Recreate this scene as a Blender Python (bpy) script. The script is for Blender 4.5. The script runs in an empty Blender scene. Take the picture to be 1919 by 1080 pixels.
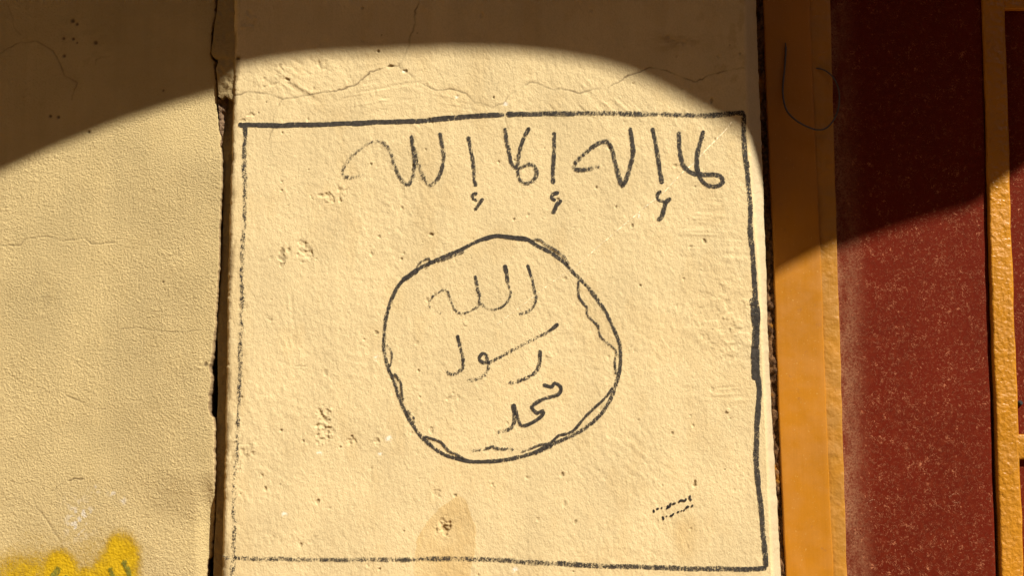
import bpy, bmesh, math, random
import numpy as np
from mathutils import Matrix, Vector

random.seed(7)
S = bpy.context.scene
COL = S.collection

# ------------------------------------------------------------------ camera
D, ZC = 2.6, 1.25
PITCH, ROLL = math.radians(5.8), math.radians(-0.62)
F_TAN = 0.9595 / D                      # half width of the frame / distance
cam_d = bpy.data.cameras.new('camera')
cam_d.sensor_width = 36.0
cam_d.lens = 18.0 / F_TAN
cam_d.clip_start, cam_d.clip_end = 0.05, 500
cam = bpy.data.objects.new('camera', cam_d)
COL.objects.link(cam)
ROT = Matrix.Rotation(math.pi / 2 + PITCH, 3, 'X') @ Matrix.Rotation(ROLL, 3, 'Z')
cam.matrix_world = Matrix.Translation((0, -D, ZC)) @ ROT.to_4x4()
S.camera = cam

# ------------------------------------------------------------------ light
SUN = Vector((1.0, -1.0, 1.33))         # towards the sun
sd = SUN.normalized()
EL = math.asin(sd.z)
world = bpy.data.worlds.new('World')
S.world = world
world.use_nodes = True
wn = world.node_tree
bg = wn.nodes['Background']
sky = wn.nodes.new('ShaderNodeTexSky')
sky.sky_type = 'NISHITA'
sky.sun_disc = False
sky.sun_elevation = EL
sky.sun_rotation = math.atan2(SUN.x, SUN.y)
sky.dust_density = 1.0
sky.air_density = 0.8
wn.links.new(sky.outputs[0], bg.inputs[0])
bg.inputs[1].default_value = 0.05
sun_d = bpy.data.lights.new('sun', 'SUN')
sun_d.energy = 5.0
sun_d.angle = math.radians(0.55)
sun_d.color = (1.0, 0.93, 0.80)
sun = bpy.data.objects.new('sun', sun_d)
sun.rotation_euler = (-sd).to_track_quat('-Z', 'Y').to_euler()
sun.location = (6, -6, 9)
COL.objects.link(sun)
S.view_settings.view_transform = 'Standard'
S.view_settings.look = 'None'
S.view_settings.exposure = 0.70
S.view_settings.gamma = 1
S.view_settings.use_curve_mapping = False
S.cycles.max_bounces = 8
S.cycles.transparent_max_bounces = 16

# ------------------------------------------------------------------ helpers
R3 = np.array(ROT)


def W2(px, py, Y=0.0):
    """where the line of sight through a pixel of the 1919x1080 photograph meets the vertical plane at depth Y"""
    px, py = np.asarray(px, float), np.asarray(py, float)
    u = (px - 959.5) / 959.5 * F_TAN
    v = (540.0 - py) / 959.5 * F_TAN
    dx = R3[0, 0] * u + R3[0, 1] * v - R3[0, 2]
    dy = R3[1, 0] * u + R3[1, 1] * v - R3[1, 2]
    dz = R3[2, 0] * u + R3[2, 1] * v - R3[2, 2]
    t = (Y + D) / dy
    return dx * t, ZC + dz * t


def PX(X, Z, Y=0.0):
    """inverse of W2"""
    a = np.stack([X, np.full_like(X, Y + D), Z - ZC])
    c = np.tensordot(R3.T, a, 1)
    return 959.5 + c[0] / -c[2] / F_TAN * 959.5, 540 - c[1] / -c[2] / F_TAN * 959.5


_tab = np.random.RandomState(11).rand(256, 256)


def vn(x, z, seed=0):
    x = x + seed * 17.37
    z = z + seed * 9.71
    xi, zi = np.floor(x).astype(int), np.floor(z).astype(int)
    fx, fz = x - xi, z - zi
    fx = fx * fx * fx * (fx * (fx * 6 - 15) + 10)
    fz = fz * fz * fz * (fz * (fz * 6 - 15) + 10)
    x0, x1, z0, z1 = xi & 255, (xi + 1) & 255, zi & 255, (zi + 1) & 255
    a = _tab[x0, z0] * (1 - fx) + _tab[x1, z0] * fx
    b = _tab[x0, z1] * (1 - fx) + _tab[x1, z1] * fx
    return (a * (1 - fz) + b * fz) * 2 - 1


def fbm(x, z, seed=0, o=4, g=.5):
    r, a = 0, 1
    c, s = math.cos(.6), math.sin(.6)
    for i in range(o):
        r = r + a * vn(x, z, seed + i * 3)
        x, z = (x * c - z * s) * 2.03, (x * s + z * c) * 2.03
        a *= g
    return r


def sstep(a, b, x):
    t = np.clip((x - a) / (b - a), 0, 1)
    return t * t * (3 - 2 * t)


def seg_dist(X, Z, P):
    """distance to a polyline, and the place along it"""
    d = np.full(X.shape, 9.0)
    for (x0, z0), (x1, z1) in zip(P[:-1], P[1:]):
        m = 0.02
        k = (X > min(x0, x1) - m) & (X < max(x0, x1) + m) & (Z > min(z0, z1) - m) & (Z < max(z0, z1) + m)
        if not k.any():
            continue
        x, z = X[k], Z[k]
        L = (x1 - x0) ** 2 + (z1 - z0) ** 2 + 1e-12
        t = np.clip(((x - x0) * (x1 - x0) + (z - z0) * (z1 - z0)) / L, 0, 1)
        d[k] = np.minimum(d[k], np.hypot(x - x0 - t * (x1 - x0), z - z0 - t * (z1 - z0)))
    return d


def link(name, me, mat=None, parent=None):
    o = bpy.data.objects.new(name, me)
    if mat:
        me.materials.append(mat)
    COL.objects.link(o)
    if parent:
        o.parent = parent
    return o


def grid_mesh(name, X, Y, Z, flip=False, attrs=None, smooth=True):
    """mesh from 2D arrays (rows x columns)"""
    r, c = X.shape
    me = bpy.data.meshes.new(name)
    me.vertices.add(r * c)
    me.vertices.foreach_set('co', np.stack([X, Y, Z], -1).astype(np.float32).ravel())
    i = np.arange(r * c).reshape(r, c)
    q = np.stack([i[:-1, :-1], i[:-1, 1:], i[1:, 1:], i[1:, :-1]], -1).reshape(-1, 4)
    if flip:
        q = q[:, ::-1]
    n = len(q)
    me.loops.add(n * 4)
    me.polygons.add(n)
    me.loops.foreach_set('vertex_index', q.astype(np.int32).ravel())
    me.polygons.foreach_set('loop_start', np.arange(0, n * 4, 4, dtype=np.int32))
    me.polygons.foreach_set('use_smooth', np.full(n, smooth))
    for k, v in (attrs or {}).items():
        if v.ndim == 3:
            a = me.attributes.new(k, 'FLOAT_COLOR', 'POINT')
            rgba = np.ones((r * c, 4), np.float32)
            rgba[:, :3] = v.reshape(-1, 3)
            a.data.foreach_set('color', rgba.ravel())
        else:
            a = me.attributes.new(k, 'FLOAT', 'POINT')
            a.data.foreach_set('value', v.astype(np.float32).ravel())
    me.update()
    me.validate()
    return me


def tag(o, label=None, cat=None, group=None, kind=None):
    for k, v in (('label', label), ('category', cat), ('group', group), ('kind', kind)):
        if v:
            o[k] = v
    return o


def empty(name, loc):
    o = bpy.data.objects.new(name, None)
    o.empty_display_size = .1
    o.location = loc
    COL.objects.link(o)
    return o


def adopt(o, root):
    """child keeps the world coordinates its mesh was written in"""
    o.parent = root
    o.matrix_parent_inverse = Matrix.Translation(root.location).inverted()
    return o


def box_mesh(name, x0, x1, y0, y1, z0, z1, bev=.002, cuts=0):
    bm = bmesh.new()
    bmesh.ops.create_cube(bm, size=1)
    for v in bm.verts:
        v.co = ((x0 + x1) / 2 + v.co.x * (x1 - x0), (y0 + y1) / 2 + v.co.y * (y1 - y0), (z0 + z1) / 2 + v.co.z * (z1 - z0))
    if bev:
        bmesh.ops.bevel(bm, geom=bm.edges[:], offset=bev, segments=2, affect='EDGES', profile=.6)
    me = bpy.data.meshes.new(name)
    bm.to_mesh(me)
    bm.free()
    return me


def catmull(P, step):
    """smooth curve through P, resampled evenly; last columns of P are carried along"""
    P = np.asarray(P, float)
    if len(P) == 1:
        P = np.vstack([P, P + 1e-3])
    Q = np.vstack([2 * P[0] - P[1], P, 2 * P[-1] - P[-2]])
    out = []
    for i in range(1, len(Q) - 2):
        t = np.linspace(0, 1, 12, endpoint=False)[:, None]
        a, b, c, d = Q[i - 1], Q[i], Q[i + 1], Q[i + 2]
        out.append(.5 * ((2 * b) + (c - a) * t + (2 * a - 5 * b + 4 * c - d) * t ** 2 + (3 * b - a - 3 * c + d) * t ** 3))
    C = np.vstack(out + [P[-1:]])
    L = np.r_[0, np.cumsum(np.hypot(*(np.diff(C[:, :2], axis=0).T)))]
    n = max(3, int(L[-1] / step) + 1)
    s = np.linspace(0, L[-1], n)
    return np.stack([np.interp(s, L, C[:, k]) for k in range(C.shape[1])], 1), s


# ------------------------------------------------------------------ materials
class NT:
    def __init__(s, name):
        s.m = bpy.data.materials.new(name)
        s.m.use_nodes = True
        s.t = s.m.node_tree
        s.p = s.t.nodes['Principled BSDF']
        s.out = s.t.nodes['Material Output']

    def n(s, typ, **kw):
        nd = s.t.nodes.new('ShaderNode' + typ)
        for k, v in kw.items():
            if k in nd.inputs and not hasattr(type(nd), k):
                s.set(nd.inputs[k], v)
            else:
                setattr(nd, k, v)
        return nd

    def set(s, sock, v):
        if isinstance(v, bpy.types.NodeSocket):
            s.t.links.new(v, sock)
        elif isinstance(v, (tuple, list)) and sock.type == 'RGBA' and len(v) == 3:
            sock.default_value = (*v, 1)
        else:
            sock.default_value = v

    def coord(s, scale=(1, 1, 1), rot=(0, 0, 0)):
        c = s.n('TexCoord')
        m = s.n('Mapping')
        m.inputs['Scale'].default_value = scale
        m.inputs['Rotation'].default_value = rot
        s.t.links.new(c.outputs['Object'], m.inputs[0])
        return m.outputs[0]

    def noise(s, vec, scale, detail=3, rough=.5, dist=0, out='Fac'):
        nd = s.n('TexNoise')
        for k, v in (('Scale', scale), ('Detail', detail), ('Roughness', rough), ('Distortion', dist)):
            s.set(nd.inputs[k], v)
        s.t.links.new(vec, nd.inputs['Vector'])
        return nd.outputs[out]

    def math(s, op, a, b=0.0, c=None, clamp=False):
        nd = s.n('Math')
        nd.operation = op
        nd.use_clamp = clamp
        s.set(nd.inputs[0], a)
        s.set(nd.inputs[1], b)
        if c is not None:
            s.set(nd.inputs[2], c)
        return nd.outputs[0]

    def rng(s, v, a, b, c=0.0, d=1.0, smooth=True):
        nd = s.n('MapRange')
        nd.interpolation_type = 'SMOOTHSTEP' if smooth else 'LINEAR'
        for k, x in zip(('Value', 'From Min', 'From Max', 'To Min', 'To Max'), (v, a, b, c, d)):
            s.set(nd.inputs[k], x)
        return nd.outputs['Result']

    def mix(s, f, a, b, mode='MIX'):
        nd = s.n('Mix', data_type='RGBA', blend_type=mode)
        s.set(nd.inputs['Factor'], f)
        s.set(nd.inputs[6], a)
        s.set(nd.inputs[7], b)
        return nd.outputs[2]

    def attr(s, name, out='Fac'):
        nd = s.n('Attribute', attribute_name=name)
        return nd.outputs[out]

    def bump(s, h, dist, strength=1.0, normal=None):
        nd = s.n('Bump')
        s.set(nd.inputs['Height'], h)
        s.set(nd.inputs['Distance'], dist)
        s.set(nd.inputs['Strength'], strength)
        if normal is not None:
            s.set(nd.inputs['Normal'], normal)
        return nd.outputs[0]

    def finish(s, col=None, rough=None, normal=None, spec=None):
        for k, v in (('Base Color', col), ('Roughness', rough), ('Normal', normal), ('Specular IOR Level', spec)):
            if v is not None:
                s.set(s.p.inputs[k], v)
        return s.m


def plaster_mat(name, grain_scale, grain_dist, fine_dist, stretch=(1, 1, 1), attr=True, col=(.4, .3, .15), grain=0):
    t = NT(name)
    v = t.coord(stretch)
    base = t.attr('col', 'Color') if attr else None
    g = t.noise(v, grain_scale, 3, .55)
    f = t.noise(v, grain_scale * 3.1, 2, .6)
    tint = t.noise(v, 9, 5, .6)
    if grain:
        vo = t.n('TexVoronoi', feature='SMOOTH_F1')
        t.set(vo.inputs['Scale'], grain)
        t.t.links.new(t.mix(.0016, v, t.noise(v, 300, 2, out='Color')), vo.inputs['Vector'])
        g = t.math('SUBTRACT', t.math('MULTIPLY', g, .6), t.math('MULTIPLY', vo.outputs['Distance'], .7))
    k = t.rng(tint, .3, .7, .93, 1.06)
    k2 = t.rng(f, .3, .7, .95, 1.05)
    c = t.mix(1.0, base if attr else (*col, 1), t.math('MULTIPLY', k, k2), 'MULTIPLY')
    n1 = t.bump(g, grain_dist)
    n2 = t.bump(f, fine_dist, normal=n1)
    return t.finish(c, .9, n2, .15)


M_PILLAR = plaster_mat('painted_plaster', 125, .0016, .0007, (1, 1, .7))
M_STUCCO = plaster_mat('rough_stucco', 280, .0024, .0010)
M_JOINT = plaster_mat('joint_plaster', 120, .002, .0008, attr=False, col=(.33, .25, .125))


def ink_mat(name, col, lo=.785, soft=.34):
    t = NT(name)
    v = t.coord()
    n = t.math('ADD', t.math('MULTIPLY', t.noise(v, 520, 1, .6), .55), t.math('MULTIPLY', t.noise(t.coord((1, 1, .5)), 250, 2, .55), .45))
    n = t.math('ADD', t.math('MULTIPLY', t.math('SUBTRACT', n, .5), 1.75), .5)
    a = t.rng(t.math('ADD', n, t.attr('den')), lo, lo + soft, 0, .92)
    tone = t.rng(t.noise(v, 160, 4, .6), .3, .7, .70, 1.75)
    c = t.mix(1.0, (*col, 1), tone, 'MULTIPLY')
    t.finish(c, .75, t.bump(t.noise(v, 110, 3), .0012), .2)
    tr = t.n('BsdfTransparent')
    mx = t.n('MixShader')
    t.t.links.new(a, mx.inputs[0])
    t.t.links.new(tr.outputs[0], mx.inputs[1])
    t.t.links.new(t.p.outputs[0], mx.inputs[2])
    t.t.links.new(mx.outputs[0], t.out.inputs[0])
    return t.m


M_INK = ink_mat('black_marker', (.036, .031, .026))
M_INKN = ink_mat('fine_black_marker', (.012, .011, .012))
M_SCRATCH = ink_mat('pale_scratch', (.80, .68, .45))
M_RING = ink_mat('dried_drop', (.34, .16, .09))
M_GREEN = ink_mat('green_spray', (.145, .140, .018), .90, .4)
def spray_mat():
    t = NT('yellow_spray')
    v = t.coord()
    n = t.math('SUBTRACT', t.math('ADD', t.noise(v, 420, 2, .6), t.math('MULTIPLY', t.noise(v, 130, 2), .5)), .75)
    a = t.rng(t.math('ADD', t.attr('den'), t.math('MULTIPLY', n, .60)), .10, .95, 0, .95)
    t.finish(t.mix(t.rng(t.noise(v, 60, 3), .3, .7), (.46, .285, .004), (.54, .345, .008)), .85, t.bump(t.noise(v, 210, 2), .0022), .15)
    tr = t.n('BsdfTransparent')
    mx = t.n('MixShader')
    t.t.links.new(a, mx.inputs[0])
    t.t.links.new(tr.outputs[0], mx.inputs[1])
    t.t.links.new(t.p.outputs[0], mx.inputs[2])
    t.t.links.new(mx.outputs[0], t.out.inputs[0])
    return t.m


M_YELLOW = spray_mat()


def paint_mat(name, col, bump_scale, bump_dist, wear=(.30, .12, .02), rough=.38, dull=0.0):
    t = NT(name)
    v = t.coord()
    c = t.mix(t.rng(t.noise(v, 6, 4), .3, .7), col, tuple(x * .86 for x in col))
    c = t.mix(t.rng(t.noise(v, 55, 5, .65), .60, .78), c, wear)
    c = t.mix(t.rng(t.noise(v, 330, 2), .69, .76), c, (.54, .29, .07))
    if dull:
        c = t.mix(t.rng(t.noise(v, 20, 5), .35, .7, 0, dull), c, (.28, .15, .035))
    b = t.math('ADD', t.noise(v, bump_scale, 2, .45), t.math('ADD', t.math('MULTIPLY', t.noise(v, bump_scale * 5, 2), .12), t.math('MULTIPLY', t.noise(t.coord((1, 1, .04)), 120, 3), .25)))
    return t.finish(c, t.rng(t.noise(v, 30, 3), .3, .7, rough, rough + .2), t.bump(b, bump_dist), .4)


M_JAMB = paint_mat('smooth_orange_paint', (.425, .168, .008), 18, .0012)
M_LIP = paint_mat('worn_orange_paint', (.44, .195, .020), 60, .0030, dull=.35)
M_TUBE = paint_mat('blistered_orange_paint', (.47, .20, .013), 95, .0036, rough=.3)
M_GAP_SHADE = NT('gap_shade').finish((.012, .009, .007), .9)  # near-black colour stands for the unlit depth of the gaps
M_WIRE = NT('old_wire').finish((.075, .062, .052), .5, None, .5)
M_BOLT = NT('dark_bolt').finish((.03, .03, .033), .45, None, .5)


def red_mat(x_dust):
    t = NT('red_enamel')
    v = t.coord()
    base = t.mix(t.rng(t.noise(v, 5, 4), .3, .7), (.118, .0108, .0034), (.098, .0098, .0031))
    # matted fuzz of dust: short curled fibres
    fib = t.math('ABSOLUTE', t.math('SUBTRACT', t.noise(v, 78, 2, .5, 2.0), .5))
    fib = t.rng(fib, .008, .030, 1, 0)
    gate = t.rng(t.noise(v, 120, 2), .48, .62)
    fib = t.math('MULTIPLY', fib, gate)
    fib2 = t.rng(t.math('ABSOLUTE', t.math('SUBTRACT', t.noise(v, 150, 1, .5, 2.4), .5)), .008, .03, 1, 0)
    fib2 = t.math('MULTIPLY', fib2, t.rng(t.noise(v, 210, 1), .50, .62))
    f = t.math('MAXIMUM', fib, t.math('MULTIPLY', fib2, .95))
    cl = t.rng(t.noise(v, 28, 4, .6), .35, .65, .34, .80)
    c = t.mix(t.math('MULTIPLY', t.rng(t.noise(v, 85, 4, .65), .42, .70), .55), base, (.145, .020, .0065))
    c = t.mix(t.math('MULTIPLY', f, cl), c, (.50, .19, .095))
    # dust gathered along the jamb
    sx = t.n('SeparateXYZ')
    tc = t.n('TexCoord')
    t.t.links.new(tc.outputs['Object'], sx.inputs[0])
    edge = t.rng(sx.outputs[0], x_dust, x_dust + .075, 1, 0)
    d = t.math('MULTIPLY', edge, t.math('MULTIPLY', t.rng(t.noise(t.coord((1, 1, .45)), 30, 6, .7), .36, .58, .22, 1.0), t.rng(t.noise(v, 260, 2, .6), .36, .60, .25, 1.0)))
    c = t.mix(d, c, (.30, .14, .075))
    bp = t.bump(t.math('ADD', f, t.noise(v, 40, 3)), .0006)
    return t.finish(c, .62, bp, .05)


# ------------------------------------------------------------------ surroundings (outside the frame, they shade and bounce light)
def simple(name, col, sc=20):
    t = NT(name)
    v = t.coord()
    c = t.mix(t.rng(t.noise(v, sc, 5, .6), .3, .7), col, tuple(x * .75 for x in col))
    return t.finish(c, .9, t.bump(t.noise(v, sc * 6, 3), .003), .1)


M_GROUND = simple('sandy_earth', (.33, .185, .065), 3)
M_SOFFIT = simple('ochre_soffit', (.30, .17, .06), 4)
M_BLOCKER = simple('ochre_blocker', (.36, .23, .09), 2)

gx, gz = np.meshgrid(np.linspace(-60, 60, 41), np.linspace(-60, 60, 41))
gr = link('ground', grid_mesh('ground', gx, gz, np.zeros_like(gx) + .02 * fbm(gx, gz, 4) * (np.hypot(gx, gz) > 4)), M_GROUND)
tag(gr, kind='structure')

# scalloped valance under a canopy: its lower edge, projected along the sun, is the curved edge of the light
YV = -1.24
ARCH = [(-130, 368), (-103, 344), (-40, 309), (30, 276), (130, 231), (240, 187), (340, 155), (445, 126), (500, 115), (560, 108), (640, 102), (740, 98),
        (850, 95), (940, 97), (1030, 104), (1110, 117), (1170, 134), (1230, 162), (1290, 193), (1350, 226), (1410, 262), (1470, 318), (1503, 356), (1520, 414)]
ax, ay = np.array(ARCH, float).T
PER = 1650.0
allx = np.concatenate([ax[:-1] + PER * k for k in (-2, -1, 0, 1, 2, 3)])
ally = np.tile(ay[:-1], 6)
# second bay as seen on the door
EX = [(1520, 414), (1547, 395), (1590, 371), (1630, 350), (1680, 326), (1740, 302), (1800, 280), (1870, 258), (1950, 238)]
keep = (allx < 1515) | (allx > 1990)
allx, ally = np.r_[allx[keep], [e[0] for e in EX]], np.r_[ally[keep], [e[1] for e in EX]]
o_ = np.argsort(allx)
allx, ally = allx[o_], ally[o_]
bx, bz = W2(allx, ally, 0.0)
T = -YV
cx, cz = bx + SUN.x * T, bz + SUN.z * T
fine = np.linspace(cx[0], cx[-1], 1500)
fz = np.interp(fine, cx, cz)
kern = np.ones(5) / 5
fz = np.convolve(np.pad(fz, 2, 'edge'), kern, 'valid')
TOP = 4.05
Xv = np.stack([fine] * 5)
Yv = np.stack([np.full_like(fine, YV), np.full_like(fine, YV), np.full_like(fine, YV + .04), np.full_like(fine, YV + .04), np.full_like(fine, YV)])
Zv = np.stack([np.full_like(fine, TOP), fz, fz, np.full_like(fine, TOP), np.full_like(fine, TOP)])
va = link('canopy_valance', grid_mesh('canopy_valance', Xv, Yv, Zv, smooth=False), M_SOFFIT)
tag(va, kind='structure')
cr = link('canopy_roof', box_mesh('canopy_roof', -3.58, 7.18, YV - .01, .6, TOP + .002, TOP + .22, .01), M_SOFFIT)
tag(cr, kind='structure')
for bx0, bx1, by0, by1, bh in ((-16, 5.2, -12, -6.4, 6.9), (5.25, 22, -12, -6.4, 6.3), (-12, -3.6, -6.38, .6, 6.6), (7.2, 16, -2.2, .6, 6.2)):  # unseen blocks added to cut the skylight and keep the shade dark
    ob = link('sky_blocker', box_mesh('sky_blocker', bx0, bx1, by0, by1, -.1, bh, .02), M_BLOCKER)
    tag(ob, kind='structure')
backing = link('dark_backing', box_mesh('dark_backing', -3.0, 3.2, .30, .55, -.05, TOP, 0), M_GAP_SHADE)  # added black box: paints the gaps dark and stops light leaks
tag(backing, kind='structure')

# ------------------------------------------------------------------ wall relief
Z_LO, Z_HI = float(W2(960, 1110)[1]), float(W2(960, -30)[1])
STEP = .0015
zs = np.r_[np.linspace(0, Z_LO - .06, 14), np.arange(Z_LO - .03, Z_HI + .03, STEP), np.linspace(Z_HI + .06, TOP, 14)]


def poly(P, Y=0.0):
    return list(zip(*W2([p[0] for p in P], [p[1] for p in P], Y)))


CR1 = [(432, 179), (450, 176), (463, 172), (500, 175), (516, 180), (530, 186), (552, 182), (570, 178), (610, 173), (640, 168), (663, 160), (677, 150), (693, 135),
       (706, 132), (720, 128), (732, 123), (747, 123), (755, 112), (760, 98), (767, 83), (768, 67), (774, 55), (778, 43), (778, 20), (787, 0), (790, -30)]
CR2 = [(747, 123), (757, 133), (768, 139), (780, 150), (797, 159), (813, 168), (830, 168), (847, 167), (860, 171), (873, 175), (881, 183), (890, 193), (905, 194), (920, 200)]
CR3 = [(920, 204), (928, 197), (944, 196), (950, 182), (960, 174), (973, 167), (993, 154), (1007, 155), (1020, 162), (1037, 168), (1050, 166), (1063, 168), (1087, 175), (1100, 170),
       (1113, 167), (1125, 165), (1137, 167), (1147, 160), (1157, 155), (1168, 148), (1180, 140), (1200, 134), (1220, 126), (1250, 132), (1280, 145), (1303, 153), (1318, 146), (1330, 140),
       (1357, 133), (1380, 128), (1395, 127)]
CR4 = [(944, 196), (946, 208), (947, 222), (951, 240)]
CR5 = [(530, 186), (521, 198), (517, 208), (512, 221), (513, 236), (507, 250), (503, 262)]
CR6 = [(650, 112), (654, 135), (663, 160), (664, 175), (670, 190), (680, 213)]
CR7 = [(1137, 167), (1150, 185), (1158, 204)]
PCR = [(CR1, .0016, 1.0), (CR2, .0014, .8), (CR3, .0014, .85), (CR4, .0013, .6), (CR5, .0012, .6), (CR6, .0012, .3), (CR7, .0012, .3)]
# knocks and chipped patches: x, y, rx, ry (pixels), depth (mm), roughness (mm)
CHIPS = [(612, 372, 22, 11, 1.2, 3.4), (642, 360, 16, 9, .8, 2.4), (528, 478, 6, 22, 2.2, 1.6), (575, 476, 14, 18, 1.0, 4.0), (568, 460, 8, 12, 1.6, 2.0), (607, 796, 14, 34, .8, 4.2), (618, 812, 8, 14, 1.2, 3.5),
         (832, 985, 15, 20, 1.2, 4.5), (835, 994, 8, 9, 2.6, 2.0), (659, 830, 9, 8, 1.0, 3.0), (703, 828, 10, 7, .8, 3.0), (455, 848, 24, 26, .2, 2.4), (462, 46, 20, 20, .3, 3.0), (848, 745, 10, 7, .8, 2.4),
         (873, 607, 5, 4, -1.0, .8), (1029, 666, 6, 6, -1.2, .8), (595, 942, 3, 5, 2.4, .5), (497, 917, 3, 4, 2, .5), (809, 440, 4, 3, 2.2, .4), (706, 625, 5, 4, 1.8, 1), (752, 486, 3, 3, 2, .2), (820, 927, 8, 8, 1.0, 1.6),
         (1059, 945, 5, 7, .8, 2.2), (990, 897, 5, 5, .9, 1.6), (1365, 770, 4, 5, -2.2, .3), (1302, 905, 3, 8, 2.8, .6), (1292, 463, 6, 6, .6, 1.2), (990, 402, 4, 4, 1.4, .6), (963, 411, 2, 2, 2, .2), (455, 572, 9, 8, .4, 2.2),
         (508, 600, 7, 7, .7, 2.0), (565, 690, 13, 7, .5, 2.0), (510, 1015, 10, 9, .2, 1.6), (590, 1013, 12, 12, .2, 1.4), (1265, 77, 28, 10, .5, 1.6), (524, 130, 8, 10, 1.0, 2.2), (505, 155, 14, 8, .6, 2.0), (537, 148, 5, 4, 2.0, .6),
         (603, 122, 10, 12, .6, 1.8), (447, 109, 3, 2, 3, .2), (709, 96, 3, 3, 3, .2), (925, 183, 2, 4, 2.6, .2), (857, 181, 4, 4, 1.2, .2), (732, 124, 5, 2, 2.6, .3), (760, 134, 5, 3, 2.2, .4), (470, 213, 6, 5, 1.6, .8), (455, 224, 4, 4, 1.6, .6)]
_r = np.random.RandomState(5)
for _ in range(150):
    x_, y_ = _r.uniform(450, 1400), _r.uniform(-20, 1100)
    s_ = _r.uniform(1.2, 3.2)
    CHIPS.append((x_, y_, s_, s_ * _r.uniform(.8, 1.8), _r.uniform(.8, 2.2), .3))
# patches of brushed or trowelled paint: x, y, rx, ry, angle, amplitude (mm)
TROWEL = [(690, 160, 110, 45, -.16, .55), (560, 150, 70, 45, .55, .8), (1090, 190, 130, 45, .75, .5), (1190, 880, 90, 70, .7, .22), (1170, 860, 60, 90, .8, .18), (1350, 420, 75, 90, .05, .6), (1340, 740, 70, 30, -.05, .6),
          (800, 200, 120, 40, .2, .4), (580, 560, 60, 140, 1.5, .25), (700, 340, 120, 60, 1.4, .2)]
STAIN = [(777, 1110), (777, 1030), (780, 1015), (787, 1003), (800, 985), (813, 967), (830, 950), (847, 938), (860, 927), (866, 929), (870, 937), (880, 960), (887, 977), (893, 1007), (894, 1030), (890, 1042), (884, 1060), (880, 1110)]


def pillar_h(X, Z):
    px, py = PX(X, Z)
    h = .8e-3 * fbm(X / .26, Z / .30, 1, 2) + .22e-3 * fbm(X / .045, Z / .06, 2, 2)
    lump = fbm(X / .0105, Z / .0150, 5, 2)
    soft = .45 + .55 * sstep(-.35, .5, fbm(X / .14, Z / .17, 9, 2))
    h = h + (.21e-3 * lump + .26e-3 * np.maximum(lump - .30, 0) + .17e-3 * vn(X / .0052, Z / .0066, 7)) * soft
    # sharper flaking on the right
    m = np.exp(-(((px - 1370) / 75) ** 2 + ((py - 610) / 85) ** 2) ** 2)
    fl = fbm(X / .016, Z / .013, 31, 3)
    h = h + m * .5e-3 * np.tanh(fl * 5)
    for x, y, rx, ry, an, am in TROWEL:
        q = ((px - x) / rx) ** 2 + ((py - y) / ry) ** 2
        k = q < 3
        if k.any():
            c, s = math.cos(an), math.sin(an)
            xx, zz = X[k] * c - Z[k] * s, X[k] * s + Z[k] * c
            st = vn(xx / .10, zz / .0062, int(x)) + .6 * vn(xx / .05, zz / .0034, int(y))
            h[k] += am * 1e-3 * st * np.exp(-q[k] ** 2) * sstep(-.5, .4, vn(X[k] / .03, Z[k] / .03, 3))
    return h


CHIP_POS = {}


def pillar_detail(X, Z):
    """relief and the colour that goes with it"""
    h = pillar_h(X, Z)
    px, py = PX(X, Z)
    tint = np.zeros(X.shape)
    pale = np.zeros(X.shape)
    for x, y, rx, ry, dp, ro in CHIPS:
        k = (np.abs(px - x) < rx * 2.2) & (np.abs(py - y) < ry * 2.2)
        if not k.any():
            continue
        q = np.hypot((px[k] - x) / rx, (py[k] - y) / ry) + .55 * fbm(X[k] / .008, Z[k] / .008, int(x), 2)
        m = 1 - sstep(.7, 1.05, q)
        h[k] += m * (-dp * 1e-3 + ro * .5e-3 * fbm(X[k] / .0065, Z[k] / .0065, int(y), 2))
        tint[k] = np.maximum(tint[k], m * (.35 if dp > 1.7 else .08))
    for P, w, a in PCR:
        wob = .0012 * vn(X / .006, Z / .006, 77)
        d = seg_dist(X + wob, Z - wob, poly(P))
        g = np.exp(-(d / w) ** 2) * a * (.55 + .45 * vn(X / .02, Z / .02, 13))
        h -= .0010 * g
        tint = np.maximum(tint, .9 * g)  # crack tint: dirt plus the shade of its depth, painted in
    return h, tint, pale


def in_poly(px, py, P):
    r = np.zeros(px.shape, bool)
    j = len(P) - 1
    for i in range(len(P)):
        (xi, yi), (xj, yj) = P[i], P[j]
        if yi != yj:
            r ^= ((yi > py) != (yj > py)) & (px < (xj - xi) * (py - yi) / (yj - yi) + xi)
        j = i
    return r


# outlines of the pillar, as functions of height
def edge_x(P, Y):
    x, z = W2([p[0] for p in P], [p[1] for p in P], Y)
    i = np.argsort(z)
    return lambda zz: np.interp(zz, z[i], x[i])


L_EDGE = edge_x([(438, -40), (437, 60), (436, 150), (434, 220), (431, 330), (428, 450), (425, 560), (423, 680), (421, 760), (420, 850), (418, 930), (416, 1000), (414, 1120)], .0)
R_EDGE = edge_x([(1392, -40), (1394, 120), (1398, 230), (1407, 360), (1418, 480), (1425, 600), (1430, 720), (1435, 840), (1438, 930), (1442, 1010), (1446, 1120)], .0)
CHW = edge_x([(1415, -40), (1418, 60), (1424, 200), (1429, 320), (1432, 420), (1435, 500), (1438, 600), (1443, 720), (1451, 860), (1457, 960), (1463, 1080), (1465, 1120)], .03)

zcol = zs[:, None]
xl, xr, xw = L_EDGE(zcol), R_EDGE(zcol), CHW(zcol)
rough_l = .0007 * vn(zcol / .012, zcol * 0, 3) + .0007 * vn(zcol / .005, zcol * 0, 8)
xl = xl + rough_l
xw = xw + .0006 * vn(zcol / .016, zcol * 0, 21) + .0005 * vn(zcol / .006, zcol * 0, 22)
RL = .011
cols_x, cols_y, nx, ny = [], [], [], []


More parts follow.
